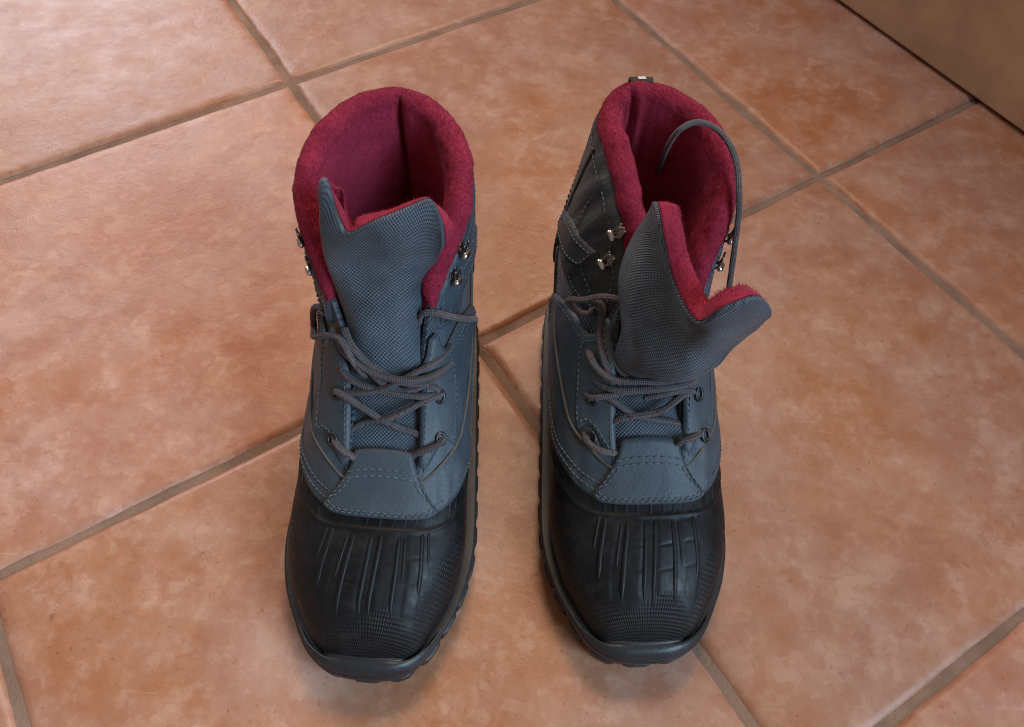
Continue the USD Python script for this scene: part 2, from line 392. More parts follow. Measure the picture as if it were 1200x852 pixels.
obj("side_panel", rbox(0, 0.02, -1.6, 1.3, 0.003, 0.88, 0.003), WOOD, cabinet)
obj("carcass", rbox(0.021, 0.45, -1.59, 1.29, 0.02, 0.87, 0.003), WOOD, cabinet)
obj("top_board", rbox(-0.01, 0.47, -1.61, 1.31, 0.8805, 0.90, 0.004), WOOD, cabinet)
obj("foot_rail", rbox(0.006, 0.40, -1.58, 1.28, -0.001, 0.0026, 0.0006), DARK, cabinet)

# ------------------------------------------------------------------ the boot's body as a surface S(u, phi)
# u runs over twelve slices from the toe (0) round the ankle to the collar (11); phi 0 is the front / top line, 180 the heel / sole line.  centimetres, toe tip at y = 0.
#            Ty    Tz    By    Bz    w     sw    nt   nb
SLICE = np.array([
    [0.55, 2.85, 0.45, 2.0, 1.25, 0.60, 2.0, 3.0],
    [1.45, 4.15, 1.10, 2.0, 2.53, 0.65, 2.1, 3.2],
    [3.00, 5.25, 2.80, 2.0, 3.56, 0.66, 2.2, 3.4],
    [5.00, 6.05, 5.00, 2.0, 4.48, 0.66, 2.2, 3.4],
    [7.30, 6.75, 7.70, 2.0, 4.88, 0.64, 2.2, 3.2],
    [10.3, 8.50, 11.2, 2.0, 4.75, 0.60, 2.2, 3.0],
    [12.2, 10.3, 16.2, 2.0, 4.50, 0.56, 2.2, 2.8],
    [13.7, 12.2, 21.6, 2.0, 4.35, 0.54, 2.2, 2.5],
    [14.9, 14.2, 26.2, 2.4, 4.25, 0.52, 2.2, 2.3],
    [15.6, 16.2, 27.1, 7.2, 4.25, 0.50, 2.2, 2.2],
    [16.1, 17.7, 27.0, 12.6, 4.35, 0.45, 2.2, 2.05],
    [16.4, 18.9, 26.6, 19.0, 4.50, 0.40, 2.2, 1.9]])
SL = PchipInterpolator(np.arange(12), SLICE, axis=0)


LEAN = [0.0]          # how far the collar's left wall (seen from the toe) leans in, centimetres
TWIST = [0.0]         # how far the instep's crest lies to the right, centimetres
BEND = [0.0]          # how far the toe tip turns inwards, centimetres


LEAN_ROUND = PchipInterpolator([-1, 25, 37, 50, 70, 90, 110, 130, 150, 181], [0.4, 0.9, 1.6, 2.5, 3.0, 2.9, 2.2, 1.25, 0.4, 0.0])


def S0(u, phi):
    """points (metres) of the body; u and phi (radians) arrays of one shape"""
    u, phi = np.broadcast_arrays(np.asarray(u, float), np.asarray(phi, float))
    k = SL(np.clip(u, 0, 11))
    Ty, Tz, By, Bz, w, sw, nt, nb = np.moveaxis(k, -1, 0)
    c, s = np.cos(phi), np.sin(phi)
    n = np.where(c > 0, nt, nb)
    cc = np.sign(c) * np.abs(c) ** (2 / n)
    x = w * np.sign(s) * np.abs(s) ** (2 / n)
    x = x + BEND[0] * np.clip(1 - u / 7, 0, 1) ** 1.6
    deg = np.degrees(np.arccos(np.clip(c, -1, 1)))
    rim = np.interp(deg, [0, 36, 40, 49, 60, 76, 95, 120, 150, 180], [8.4, 8.4, 8.75, 9.3, 9.9, 10.45, 10.8, 11.0, 11.12, 11.18])
    lean = LEAN[0] * np.clip((u - rim + 2.1) / 2.1, 0, 1.1) ** 2.1 * LEAN_ROUND(deg) * np.clip(-s / 0.3, 0, 1)
    x = x + TWIST[0] * np.clip(c, 0, 1) * np.clip((u - 2.0) / 2.0, 0, 1) * np.clip((9.0 - u) / 2.5, 0, 1)
    x = x + lean
    q = np.where(c > 0, sw * (1 - cc), sw - (1 - sw) * cc)
    e = np.clip(u - 11, 0, None)                     # a little straight extension above the collar
    return np.stack([x, Ty + (By - Ty) * q, Tz + (Bz - Tz) * q + e * 1.6], -1) * 0.01


def SN(u, phi):
    u, phi = np.broadcast_arrays(np.asarray(u, float), np.asarray(phi, float))
    h = 2e-3
    uu = np.clip(u, 0.02, 11.9)
    a = S0(uu + h, phi) - S0(uu - h, phi)
    b = S0(uu, phi + h) - S0(uu, phi - h)
    n = np.cross(b, a)
    n /= np.linalg.norm(n, axis=-1, keepdims=True) + 1e-15
    return n


def S(u, phi, off=0.0):
    return S0(u, phi) + SN(u, phi) * np.asarray(off, float)[..., None]


rad = np.radians


def up_curve(pts):
    p = np.asarray(pts, float)
    return p[:, 0], rad(p[:, 1])


# the top edge: from the left front corner round the heel to the right front corner (u, phi degrees)
HALF_RIM = [(8.4, 36), (8.75, 40), (9.3, 49), (9.9, 60), (10.45, 76), (10.8, 95), (11.0, 120), (11.12, 150), (11.18, 180)]
RIM = spline([(u, -f) for u, f in HALF_RIM] + [(u, f - 360) for u, f in HALF_RIM[-2::-1]], 161)
HALF_THROAT = [(4.8, 17), (5.2, 21), (5.8, 21.5), (6.4, 22), (7.0, 24.5), (7.7, 30), (8.4, 36)]
THROAT = spline([(u, -f) for u, f in HALF_THROAT], 40)
EDGE_F = np.array([0, 30, 45, 60, 75, 90, 105, 125, 150, 180])
EDGE_U = np.array([4.02, 4.12, 4.34, 4.70, 5.15, 5.72, 6.60, 7.9, 8.9, 9.3])
edge_u = PchipInterpolator(EDGE_F, EDGE_U)
MX, MY = 0.046, 0.0155        # metres of cloth per radian of phi and per u: a flat map for outlines and stitches


def to_map(p):
    p = np.asarray(p, float)
    return np.c_[rad(p[:, 1]) * MX, p[:, 0] * MY]


def panel_mesh(outline, base, thick, rnd=0.0016, step=0.0022, sink=0.0006, wrinkle=0.0, seed=0):
    """a sheet with rounded edges lying on the body; outline in (u, phi degrees)"""
    poly = shapely.Polygon(to_map(outline)).buffer(0)
    if poly.geom_type != "Polygon":
        poly = max(poly.geoms, key=lambda g: g.area)
    ring = resample(np.array(poly.exterior.coords), step)[:-1]
    inner = []
    for d in (0.0005, 0.0012, 0.0022):
        q = poly.buffer(-d)
        for g in getattr(q, "geoms", [q]):
            if not g.is_empty:
                inner.append(resample(np.array(g.exterior.coords), step)[:-1])
    x0, y0, x1, y1 = poly.bounds
    gx_, gy_ = np.meshgrid(np.arange(x0, x1, step), np.arange(y0, y1, step * 0.9), indexing="ij")
    gx_ = gx_ + (np.arange(gx_.shape[1]) % 2) * step / 2
    g = np.c_[gx_.ravel(), gy_.ravel()]
    g = g[shapely.contains_xy(poly.buffer(-0.0030), g[:, 0], g[:, 1])]
    pts = np.vstack([ring] + inner + [g])
    tri = Delaunay(pts).simplices
    cen = pts[tri].mean(1)
    tri = tri[shapely.contains_xy(poly.buffer(1e-5), cen[:, 0], cen[:, 1])]
    dist = shapely.distance(shapely.points(pts), poly.exterior)
    e = np.clip(dist / rnd, 0, 1)
    h = base - sink + (thick + sink) * np.sqrt(1 - (1 - e) ** 2)
    if wrinkle:
        h = h + wrinkle * (meshkit.fbm(np.c_[pts * 130, np.full(len(pts), seed)], 3, seed) - 0.5) * e
    v = S(pts[:, 1] / MY, pts[:, 0] / MX, h)
    a, b, c = v[tri[:, 0]], v[tri[:, 1]], v[tri[:, 2]]
    n = np.cross(b - a, c - a)
    out = SN(pts[tri[:, 0], 1] / MY, pts[tri[:, 0], 0] / MX)
    flip = (n * out).sum(1) < 0
    tri[flip] = tri[flip][:, ::-1]
    uv = np.c_[pts[:, 0], pts[:, 1]]
    return (v, tri), uv


def on_body(path, off):
    p = np.asarray(path, float)
    return S(p[:, 0], rad(p[:, 1]), np.broadcast_to(np.asarray(off, float), (len(p),)))


def stitch_run(path, off, pitch=0.0034, length=0.0022, r=0.00042):
    """sewing-thread dashes along a path of (u, phi degrees)"""
    p = on_body(np.asarray(path, float), off)
    n = SN(np.asarray(path)[:, 0], rad(np.asarray(path)[:, 1]))
    s = np.r_[0, np.cumsum(np.linalg.norm(np.diff(p, axis=0), axis=1))]
    out = []
    for a in np.arange(pitch * 0.3, s[-1] - length, pitch):
        t = np.linspace(a, a + length, 4)
        q = np.stack([np.interp(t, s, p[:, k]) for k in range(3)], 1)
        m = np.stack([np.interp(t, s, n[:, k]) for k in range(3)], 1)
        q = q + m * (np.array([-0.5, 0.45, 0.45, -0.5]) * r)[:, None]
        out.append(tube(q, r, 5))
    return out


def inset_path(outline, d):
    poly = shapely.Polygon(to_map(outline)).buffer(0).buffer(-d)
    g = max(getattr(poly, "geoms", [poly]), key=lambda k: k.area)
    q = resample(np.array(g.exterior.coords), 0.0012)
    return np.c_[q[:, 1] / MY, np.degrees(q[:, 0] / MX)]


def mirror(pts):
    return [(u, -f) for u, f in pts]


def sheet(grid, outer, inner, nu=70, nv=60, rnd=0.10, bulge=0.0):
    """a padded sheet through a grid of control points; returns front (outer) and back (inner) shells as closed meshes with uv"""
    g = np.asarray(grid, float)
    b, a = np.linspace(0, 1, g.shape[0]), np.linspace(0, 1, g.shape[1])
    sp = [RectBivariateSpline(b, a, g[..., k], kx=min(3, g.shape[0] - 1), ky=3) for k in range(3)]
    bb, aa = np.linspace(0, 1, nv), np.linspace(0, 1, nu)
    # closer rows near the edges so that they round off
    aa = np.unique(np.r_[aa, 0.004, 0.012, 0.025, 0.04, 0.96, 0.975, 0.988, 0.996])
    bb = np.unique(np.r_[bb, 0.96, 0.975, 0.985, 0.992, 0.997])
    # the free corners are rounded off
    cut = np.where(aa > 0.5, 0.12, 0.04) * np.clip((np.abs(2 * aa - 1) - 0.66) / 0.34, 0, 1) ** 2.4
    B2 = bb[:, None] * (1 - cut[None] * bb[:, None] ** 3)
    A2 = np.broadcast_to(aa[None], B2.shape)
    P = np.stack([s.ev(B2, A2) for s in sp], -1)
    da = np.gradient(P, aa, axis=1)
    db = np.gradient(P, bb, axis=0)
    N = np.cross(da, db)
    N /= np.linalg.norm(N, axis=-1, keepdims=True) + 1e-12
    for _ in range(14):
        N[1:-1, 1:-1] = (N[1:-1, 1:-1] * 2 + N[:-2, 1:-1] + N[2:, 1:-1] + N[1:-1, :-2] + N[1:-1, 2:]) / 6
        N /= np.linalg.norm(N, axis=-1, keepdims=True) + 1e-12
    la = np.linalg.norm(np.diff(P, axis=1), axis=-1)
    lb = np.linalg.norm(np.diff(P, axis=0), axis=-1)
    ua = np.concatenate([np.zeros((len(bb), 1)), np.cumsum(la, 1)], 1)
    vb = np.concatenate([np.zeros((1, len(aa))), np.cumsum(lb, 0)], 0)
    edge = np.minimum(np.minimum(ua, ua[:, -1:] - ua), vb[-1:] - vb)
    return P, N, edge, ua - ua.mean(1, keepdims=True), vb


def shell_between(P, off_a, off_b, N):
    n, m = P.shape[:2]
    A, B = P + N * off_a[..., None], P + N * off_b[..., None]
    f = grid_faces(n, m)
    v = np.vstack([A.reshape(-1, 3), B.reshape(-1, 3)])
    ring = np.r_[np.arange(m), np.arange(2 * m - 1, n * m, m), np.arange(n * m - 2, n * m - m - 1, -1), np.arange(n * m - 2 * m, 0, -m)]
    k, r = np.arange(len(ring)), len(ring)
    x, y = ring, ring[(k + 1) % r]
    side = np.vstack([np.stack([x, y + n * m, y], 1), np.stack([x, x + n * m, y + n * m], 1)])
    return v, np.vstack([f, f[:, ::-1] + n * m, side])


LIP_STEP = 220


def sole_outline():
    u, f = np.meshgrid(np.linspace(0, 9.2, 120), rad(np.linspace(70, 178, 60)), indexing="ij")
    pts = np.concatenate([S(u, f, 0.002).reshape(-1, 3), S(u, -f, 0.002).reshape(-1, 3)])
    pts = pts[pts[:, 2] < 0.05]
    pts = np.concatenate([pts[:, :2], S(np.full(90, 0.03), rad(np.linspace(-180, 180, 90)), np.full(90, 0.001))[:, :2]])
    poly = shapely.MultiPoint(pts).convex_hull.buffer(-0.012).buffer(0.012)
    p = resample(np.array(poly.exterior.coords), n=LIP_STEP + 1)[:-1]
    for _ in range(6):
        p = (np.roll(p, 1, 0) + 2 * p + np.roll(p, -1, 0)) / 4
    area = 0.5 * np.sum(p[:, 0] * np.roll(p[:, 1], -1) - np.roll(p[:, 0], -1) * p[:, 1])
    p = p if area > 0 else p[::-1]
    t = np.roll(p, -1, 0) - np.roll(p, 1, 0)
    t /= np.linalg.norm(t, axis=1, keepdims=True)
    return p, np.c_[t[:, 1], -t[:, 0]], t


def frame_at(u, fdeg, off):
    """point, outward normal, direction up the boot and direction round it"""
    U_, F_ = np.array(float(u)), np.array(rad(float(fdeg)))
    p, n = S(U_, F_, np.array(float(off))), SN(U_, F_)
    a = S0(U_ + 0.01, F_) - S0(U_ - 0.01, F_)
    a = a - n * (a @ n)
    a /= np.linalg.norm(a)
    return p, n, a, np.cross(n, a)


def ring_mesh(p, n, a, b, ra, rb, r, k=20, s=8):
    t = np.linspace(0, 2 * np.pi, k, endpoint=False)
    path = p + np.cos(t)[:, None] * a * ra + np.sin(t)[:, None] * b * rb
    path = np.vstack([path, path[:1]])
    return tube(path, r, s, caps=False, normal=np.repeat(n[None], k + 1, 0))


def local_box(p, ax, size, r=0.0004):
    b = trimesh.creation.box(extents=size)
    v = np.array(b.vertices) @ np.array(ax) + p
    return v, np.array(b.faces)


def build_boot(name, label, loc, rz, bend, lean, twist, laces, tongue_rows, side, eyes, seed):
    BEND[0], LEAN[0], TWIST[0] = bend, lean, twist
    boot = thing(name, label, "boot", loc, rz, "pair of winter duck boots on the tiles")
    rng = np.random.default_rng(seed)

    # ---- rubber sole: sidewall, ledge round the upper, tread lugs
    p, n2, t2 = sole_outline()
    toe = np.exp(-np.clip(p[:, 1] - p[:, 1].min(), 0, 1) / 0.016)
    prof = [(0.0040, -0.006, 0), (0.0050, -0.0005, 0), (0.0065, 0.0026, 0.3), (0.014, 0.0036, 0.6), (0.0200, 0.0049, 0.8), (0.0222, 0.0053, 0.9), (0.0236, 0.0049, 1.0), (0.0243, 0.0038, 1.0), (0.0243, -0.004, 1.0), (0.0235, -0.012, 1.0)]
    rows = []
    for z, o, k in prof:
        q = p + n2 * (o + 0.0016 * toe * k * (o > -0.003))[:, None]
        rows.append(np.c_[q, np.full(len(p), z) + 0.003 * toe * k * (z > 0.01)])
    v = np.stack(rows).reshape(-1, 3)
    m = len(p)
    f = grid_faces(len(prof), m, wrap_j=True, flip=True)
    low = np.array([[p[:, 0].mean(), p[:, 1].mean(), 0.004]])
    k = np.arange(m)
    f = np.vstack([f, np.stack([np.full(m, len(v)), (k + 1) % m, k], 1)])
    sole = obj("outsole", (np.vstack([v, low]), f[:, ::-1]), SOLE, boot, smooth=50)
    s = np.r_[0, np.cumsum(np.linalg.norm(np.diff(np.vstack([p, p[:1]]), axis=0), axis=1))]
    for c in np.arange(0, s[-1] - 0.012, 0.0175):
        i0, i1 = np.searchsorted(s, (c, c + 0.0138)) % m
        idx = np.arange(i0, i1 + 1 if i1 > i0 else i1 + 1 + m) % m
        if len(idx) < 3:
            continue
        q, nn = p[idx], n2[idx]
        tp = np.clip(np.minimum(np.arange(len(idx)), np.arange(len(idx))[::-1]) / 1.0, 0, 1)
        out = []
        for z, o in ((0.0, 0.0018), (0.004, 0.0042), (0.012, 0.0056), (0.0165, 0.0060), (0.0185, 0.0030), (0.0185, -0.004), (0.0, -0.016)):
            out.append(np.c_[q + nn * (np.where(o > 0, o * (0.78 + 0.22 * tp), o))[:, None], np.full(len(q), z)])
        w = np.stack(out)
        lv = w.reshape(-1, 3)
        lf = grid_faces(len(out), len(q), wrap_i=True)
        e = len(q)
        for col, fl in ((0, False), (e - 1, True)):
            ids = np.arange(len(out)) * e + col
            fan = np.array([[ids[0], ids[i], ids[i + 1]] for i in range(1, len(ids) - 1)])
            lf = np.vstack([lf, fan[:, ::-1] if fl else fan])
        obj("tread_lug", (lv, lf), SOLE, boot, smooth=35)

    # ---- rubber shell over the foot
    nf, nu = 380, 130
    F = np.linspace(-180, 180, nf, endpoint=False)
    ue = edge_u(np.abs(F))
    w = np.linspace(0, 1, nu)
    w = w[:, None] ** 0.85
    U = 0.02 + w * (ue[None] - 0.02)
    FF = np.broadcast_to(rad(F)[None], U.shape)
    P0 = S0(U, FF)
    deg = np.degrees(FF)
    edge = np.clip((ue[None] - U) / 0.10, 0, 1)
    off = 0.0002 + 0.0020 * np.sqrt(1 - (1 - edge) ** 2)
    band = np.exp(-((ue[None] - U - 0.36) / 0.05) ** 2) * (np.abs(deg) < 150)
    off = off + 0.0006 * band                       # a bead that runs round below the leather
    off = off + 0.0010 * (meshkit.fbm(P0 * 60 + seed * 7, 3, seed) - 0.5)
    nd = np.abs(deg) / (1 + np.clip(3.62 - U, 0, 2.1) * 0.49)
    step = lambda x, w: 1 / (1 + np.exp(-np.clip(x / w, -40, 40)))
    span = step(3.60 - U, 0.02) * step(U - 1.75, 0.04)
    wedge = step(nd - 3.6, 0.25) * step(11.4 - nd, 0.25) + step(nd - 17.8, 0.3) * step(26 - nd, 0.3)
    notch = np.exp(-((U - 2.95 - nd * 0.008) / 0.035) ** 2) + np.exp(-((U - 2.35 - nd * 0.010) / 0.035) ** 2)
    off = off + 0.00035 * span * wedge * (1 - 0.8 * np.clip(notch, 0, 1))
    knurl = np.clip((1.75 - U + 0.25 * np.sin(deg * 0.09)) / 0.35, 0, 1) * np.clip((75 - np.abs(deg)) / 20, 0, 1)
    knurl = np.maximum(knurl, np.clip((np.abs(deg) - 47 - 6 * np.sin(U * 2)) / 12, 0, 1) * np.clip((ue[None] - 0.6 - U) / 0.2, 0, 1))
    V = S(U, FF, off)
    arc = np.broadcast_to(rad(F)[None] * 0.046, U.shape)
    uv = np.c_[arc.ravel(), (U * 0.0175).ravel()]
    fc = grid_faces(nu, nf, wrap_j=True)
    shell = obj("rubber_shell", (V.reshape(-1, 3), fc), RUBBER, boot, smooth=True, uv=uv)
    UsdGeom.PrimvarsAPI(stage.GetPrimAtPath(shell.GetPath())).CreatePrimvar("knurl", Sdf.ValueTypeNames.FloatArray, "vertex").Set(Vt.FloatArray.FromNumpy(knurl.ravel().astype(np.float32)))

    def rib(path, r0, off_=0.0019, taper=True, squash=0.75, nm="ridge"):
        q = spline(path, 26)
        t = np.linspace(0, 1, 26)
        r = r0 * (np.clip(np.minimum(t / 0.06, (1 - t) / (0.30 if taper else 0.06)), 0.12, 1)) ** 0.6
        obj(nm, tube(on_body(q, off_), r, 8, squash, normal=SN(q[:, 0], rad(q[:, 1]))), RUBBER, boot, smooth=60)

    for sg in (-1, 1):
        rib([(3.62, 2.3 * sg), (2.6, 2.7 * sg), (1.45, 3.6 * sg)], 0.0015)
        rib([(3.60, 12.5 * sg), (2.6, 17 * sg), (1.55, 25 * sg)], 0.0016)
        rib([(3.58, 16.5 * sg), (2.9, 20.5 * sg), (2.5, 23.5 * sg)], 0.00105)
        rib([(3.72, 27 * sg), (3.0, 33 * sg), (2.15, 43 * sg)], 0.0016)
        rib([(3.80, 31 * sg), (3.3, 36 * sg), (2.95, 40 * sg)], 0.00105)
    for fd in np.arange(-84, 84.1, 7.0):
        e = float(edge_u(abs(fd)))
        rib([(e - 0.02, fd), (e - 0.16, fd * 0.995), (e - 0.31, fd * 0.99)], 0.0013, taper=False, squash=0.38, nm="grip_rib")

    # ---- smooth bumper round the toe
    fb = np.linspace(-112, 112, 120)
    top_u = 0.16 + 0.70 * (np.abs(fb) / 105) ** 2.0
    rows = []
    for kk, (du, o) in enumerate(((0.12, 0.0012), (0.09, 0.0024), (0.05, 0.0031), (-0.02, 0.0036))):
        rows.append(S(np.clip(top_u + du, 0.02, 11), rad(fb), np.full(len(fb), o)))
    B = rows[-1]
    # from there the cap drops to the ledge of the sole in front
    ang = np.interp(fb, [-112, 0, 112], [-1, 0, 1])
    sub = np.argsort(p[:, 1])[:1][0]
    order = np.roll(np.arange(m), m // 2 - sub)
    pf = p[order] + n2[order] * (0.0047 + 0.0014 * toe[order])[:, None]
    sp_ = np.r_[0, np.cumsum(np.linalg.norm(np.diff(pf, axis=0), axis=1))]
    mid = sp_[m // 2]
    # walk along the outline so that the cap's two ends lie beside the toe
    half = 0.058
    xs = mid + ang * half
    foot = np.stack([np.interp(xs, sp_, pf[:, 0]), np.interp(xs, sp_, pf[:, 1])], 1)
    zt = 0.0240 + 0.0032 * np.exp(-np.clip(foot[:, 1] - p[:, 1].min(), 0, 1) / 0.016)
    Fp = np.c_[foot, zt]
    Lo = np.c_[foot, np.full(len(foot), 0.0190)]
    for tt in (0.3, 0.65, 0.9):
        mid_ = B * (1 - tt) + Fp * tt
        rows.append(mid_ + np.array([0, 0, 0.0022]) * math.sin(math.pi * tt))
    rows += [Fp - [0, 0, 0.0008], Lo]
    bm = np.stack(rows)
    obj("toe_bumper", (bm.reshape(-1, 3), grid_faces(len(rows), len(fb))), BUMPER, boot, smooth=True)

    # ---- woven shaft from the shell up to the collar
    E = np.vstack([THROAT[:-1], RIM, mirror(THROAT[:-1][::-1])])
    E[len(THROAT) - 1 + len(RIM):, 1] -= 360
    ne = len(E)
    fl = np.interp(np.arange(ne), [0, len(THROAT) - 1, len(THROAT) + 30, ne // 2, ne - len(THROAT) - 31, ne - len(THROAT), ne - 1], [-15, -70, -112, -180, -248, -290, -345])
    fa = np.where(fl < -180, 360 + fl, -fl)
    L = np.c_[edge_u(fa) - 0.3, fl]
    nr = 80
    tt = np.linspace(0, 1, nr)[:, None]
    U = E[None, :, 0] * (1 - tt) + L[None, :, 0] * tt
    Fd = E[None, :, 1] * (1 - tt) + L[None, :, 1] * tt
    P0 = S0(U, rad(Fd))
    off = 0.0006 + 0.0030 * (meshkit.fbm(P0 * 42 + seed, 3, seed + 2) - 0.5) * np.clip(tt * 6, 0, 1)
    V = S(U, rad(Fd), off)
    lip = S(U[0], rad(Fd[0]), np.full(ne, -0.0025))[None]
    V = np.vstack([lip, V])
    Fr, Ur = np.vstack([Fd[:1], Fd]), np.vstack([U[:1], U])
    obj("woven_shaft", (V.reshape(-1, 3), grid_faces(nr + 1, ne)), NYLON, boot, smooth=True, uv=np.c_[rad(Fr).ravel() * 0.045, Ur.ravel() * 0.016])

    # ---- leather: quarters, eyestays, vamp tab, collar bands, heel counter
    threads = []
    arc_edge = [(float(edge_u(f)) - 0.06, f) for f in np.linspace(14, 100, 30)]
    quarter = arc_edge + list(map(tuple, spline([(6.5, 100), (7.6, 97), (8.15, 84), (8.0, 66), (7.55, 50), (7.05, 37)], 30)))[1:] + [(6.4, 27), (5.8, 26), (5.2, 24), (4.9, 19), (4.5, 16)]
    eyestay = list(map(tuple, spline([(4.86, 17.2), (5.25, 20.5), (5.8, 21), (6.4, 21.5), (7.0, 24), (7.55, 29)], 24))) + list(map(tuple, spline([(7.75, 36), (7.35, 43), (6.5, 50.5), (5.85, 51), (5.35, 43), (4.95, 30), (4.74, 23)], 30)))
    collar = [(8.28, 37.5)] + [tuple(r) for r in np.c_[RIM[6:64, 0] - 0.10, -RIM[6:64, 1] + 1.0]] + list(map(tuple, spline([(10.2, 133), (9.55, 118), (9.2, 96), (8.75, 78), (8.2, 60), (7.8, 46), (7.75, 38)], 30)))
    strap = list(map(tuple, spline([(9.15, 100), (9.9, 124), (10.3, 140)], 12))) + list(map(tuple, spline([(9.75, 143), (9.2, 128), (8.6, 106)], 12)))
    for sg in (-1, 1):
        g = lambda o: [(u, f * sg) for u, f in o]
        lm = LEATHER
        cm = LEATHER_D if (side > 0 and sg < 0) else LEATHER
        ms, uv = panel_mesh(g(quarter), 0.0024, 0.0017, wrinkle=0.0026, seed=seed + sg)
        obj("leather_quarter", ms, lm, boot, smooth=True)
        q = inset_path(g(quarter), 0.0026)
        threads += stitch_run(q, 0.0042)
        threads += stitch_run(inset_path(g(quarter), 0.0046)[: len(q) // 2], 0.0042)
        ms, uv = panel_mesh(g(eyestay), 0.0036, 0.0016, wrinkle=0.0016, seed=seed + 5 + sg)
        es = obj("eyestay", ms, lm, boot, smooth=True)
        threads += stitch_run(inset_path(g(eyestay), 0.0024), 0.0053)
        ms, uv = panel_mesh(g(collar), 0.0010, 0.0019, wrinkle=0.0040, seed=seed + 9 + sg)
        obj("collar_band", ms, cm, boot, smooth=True)
        threads += stitch_run(inset_path(g(collar), 0.0026), 0.0031)
        ms, uv = panel_mesh(g(strap), 0.0012, 0.0022, wrinkle=0.001, seed=seed + 13 + sg)
        obj("ankle_strap", ms, LEATHER_D, boot, smooth=True)
        pp = spline(g([(9.0, 98), (8.35, 88), (7.1, 76.5), (6.1, 64), (5.6, 56.5), (5.15, 45), (4.72, 30), (4.55, 21)]), 60)
        obj("piping", tube(on_body(pp, np.interp(np.arange(60), [0, 8, 16, 59], [0.0012, 0.0020, 0.0044, 0.0044])), 0.0009, 7, normal=SN(pp[:, 0], rad(pp[:, 1]))), PIPING, boot, smooth=60)
        pp = spline(g([(10.75, 118), (10.3, 112), (9.7, 102), (9.3, 92)]), 40)
        obj("piping", tube(on_body(pp, 0.0030), 0.0009, 7, normal=SN(pp[:, 0], rad(pp[:, 1]))), PIPING, boot, smooth=60)
        flap = list(map(tuple, spline([(9.3, 60), (9.55, 74), (9.75, 90), (9.8, 106)], 14))) + list(map(tuple, spline([(9.35, 108), (9.2, 92), (8.95, 76), (8.8, 62)], 14)))
        ms, uv = panel_mesh(g(flap), 0.0024, 0.0020, wrinkle=0.0016, seed=seed + 17 + sg)
        obj("side_strap", ms, cm, boot, smooth=True)
        threads += stitch_run(inset_path(g(flap), 0.0020), 0.0044)
        # seam line moulded across the band
        pp = spline(g([(10.4, 92), (9.7, 84), (9.0, 66), (8.4, 52), (8.0, 45)]), 40)
        threads += stitch_run(pp, 0.0031)
    heel = list(map(tuple, spline([(8.2, 232), (9.2, 226), (10.0, 212), (10.7, 200)], 16))) + list(map(tuple, spline([(10.7, 160), (10.0, 148), (9.2, 134), (8.2, 128)], 16))) + [(float(edge_u(f if f < 180 else 360 - f)) - 0.08, f) for f in np.linspace(128, 232, 30)]
    ms, uv = panel_mesh(heel, 0.0016, 0.0018, wrinkle=0.0012, seed=seed + 21)
    obj("heel_counter", ms, LEATHER_D, boot, smooth=True)
    threads += stitch_run(inset_path(heel, 0.0028), 0.0036)
    tab = list(map(tuple, spline([(5.02, -16.5), (5.06, 0), (5.02, 16.5)], 14))) + list(map(tuple, spline([(4.80, 18.3), (4.58, 22.5), (4.36, 29), (4.16, 37)], 12))) + list(map(tuple, spline([(4.02, 30), (3.93, 15), (3.91, 0), (3.93, -15), (4.02, -30)], 24))) + list(map(tuple, spline([(4.16, -37), (4.36, -29), (4.58, -22.5), (4.80, -18.3)], 12)))
    ms, uv = panel_mesh(tab, 0.0046, 0.0017, rnd=0.0014, wrinkle=0.0008, seed=seed + 31)
    obj("vamp_tab", ms, LEATHER, boot, smooth=True)
    for d in (0.0, 0.055):
        threads += stitch_run(spline([(4.20 + d, -33.5 + d * 40), (4.06 + d, -27), (3.985 + d, -14), (3.965 + d, 0), (3.985 + d, 14), (4.06 + d, 27), (4.20 + d, 33.5 - d * 40)], 60), 0.0064, pitch=0.0036)
        for sg in (-1, 1):
            threads += stitch_run(spline([(4.56, sg * (20.8 - d * 60)), (4.40, sg * (25.5 - d * 60)), (4.22 + d, sg * (32.5 - d * 60))], 20), 0.0064, pitch=0.0036)
    for uu_ in (4.60, 4.70):
        threads += stitch_run(spline([(uu_ - 0.05, -21), (uu_, -8), (uu_, 8), (uu_ - 0.05, 21)], 40), 0.0063, pitch=0.0042, length=0.0026, r=0.0005)
    obj("stitching", merge(threads), THREAD, boot, smooth=60, kind="stuff")

    # ---- fleece lining: padded roll on the top edge, then down inside
    R = RIM
    nt_ = len(R)
    Ru, Rf = R[:, 0], rad(R[:, 1])
    Pr, Nr = S0(Ru, Rf), SN(Ru, Rf)
    T = np.gradient(Pr, axis=0)
    T /= np.linalg.norm(T, axis=1, keepdims=True)
    Up = np.cross(T, Nr)
    Up *= np.sign((Up * [0, 0, 1]).sum(1))[:, None]
    Up /= np.linalg.norm(Up, axis=1, keepdims=True)
    s = np.linspace(0, 1, nt_)
    endt = np.clip(np.minimum(s, 1 - s) / 0.035, 0, 1) ** 0.5
    th = (0.0105 + 0.0035 * np.sin(np.pi * s) ** 0.5) * (0.35 + 0.65 * endt)
    groove = np.exp(-((R[:, 1] + 180 + 5) / 3.0) ** 2)
    rows = []
    for psi in np.linspace(-0.9, np.pi, 22):
        c_, s_ = math.cos(psi), math.sin(psi)
        rr = th / 2 * (1 - 0.18 * groove)
        rows.append(Pr + Nr * (0.0026 - th / 2 + rr * c_)[:, None] + Up * (rr * s_ * 1.05 - 0.0008)[:, None])
    tgt_f = np.interp(s, [0, 0.5, 1], [-24, -180, -336])
    tgt_u = 5.2
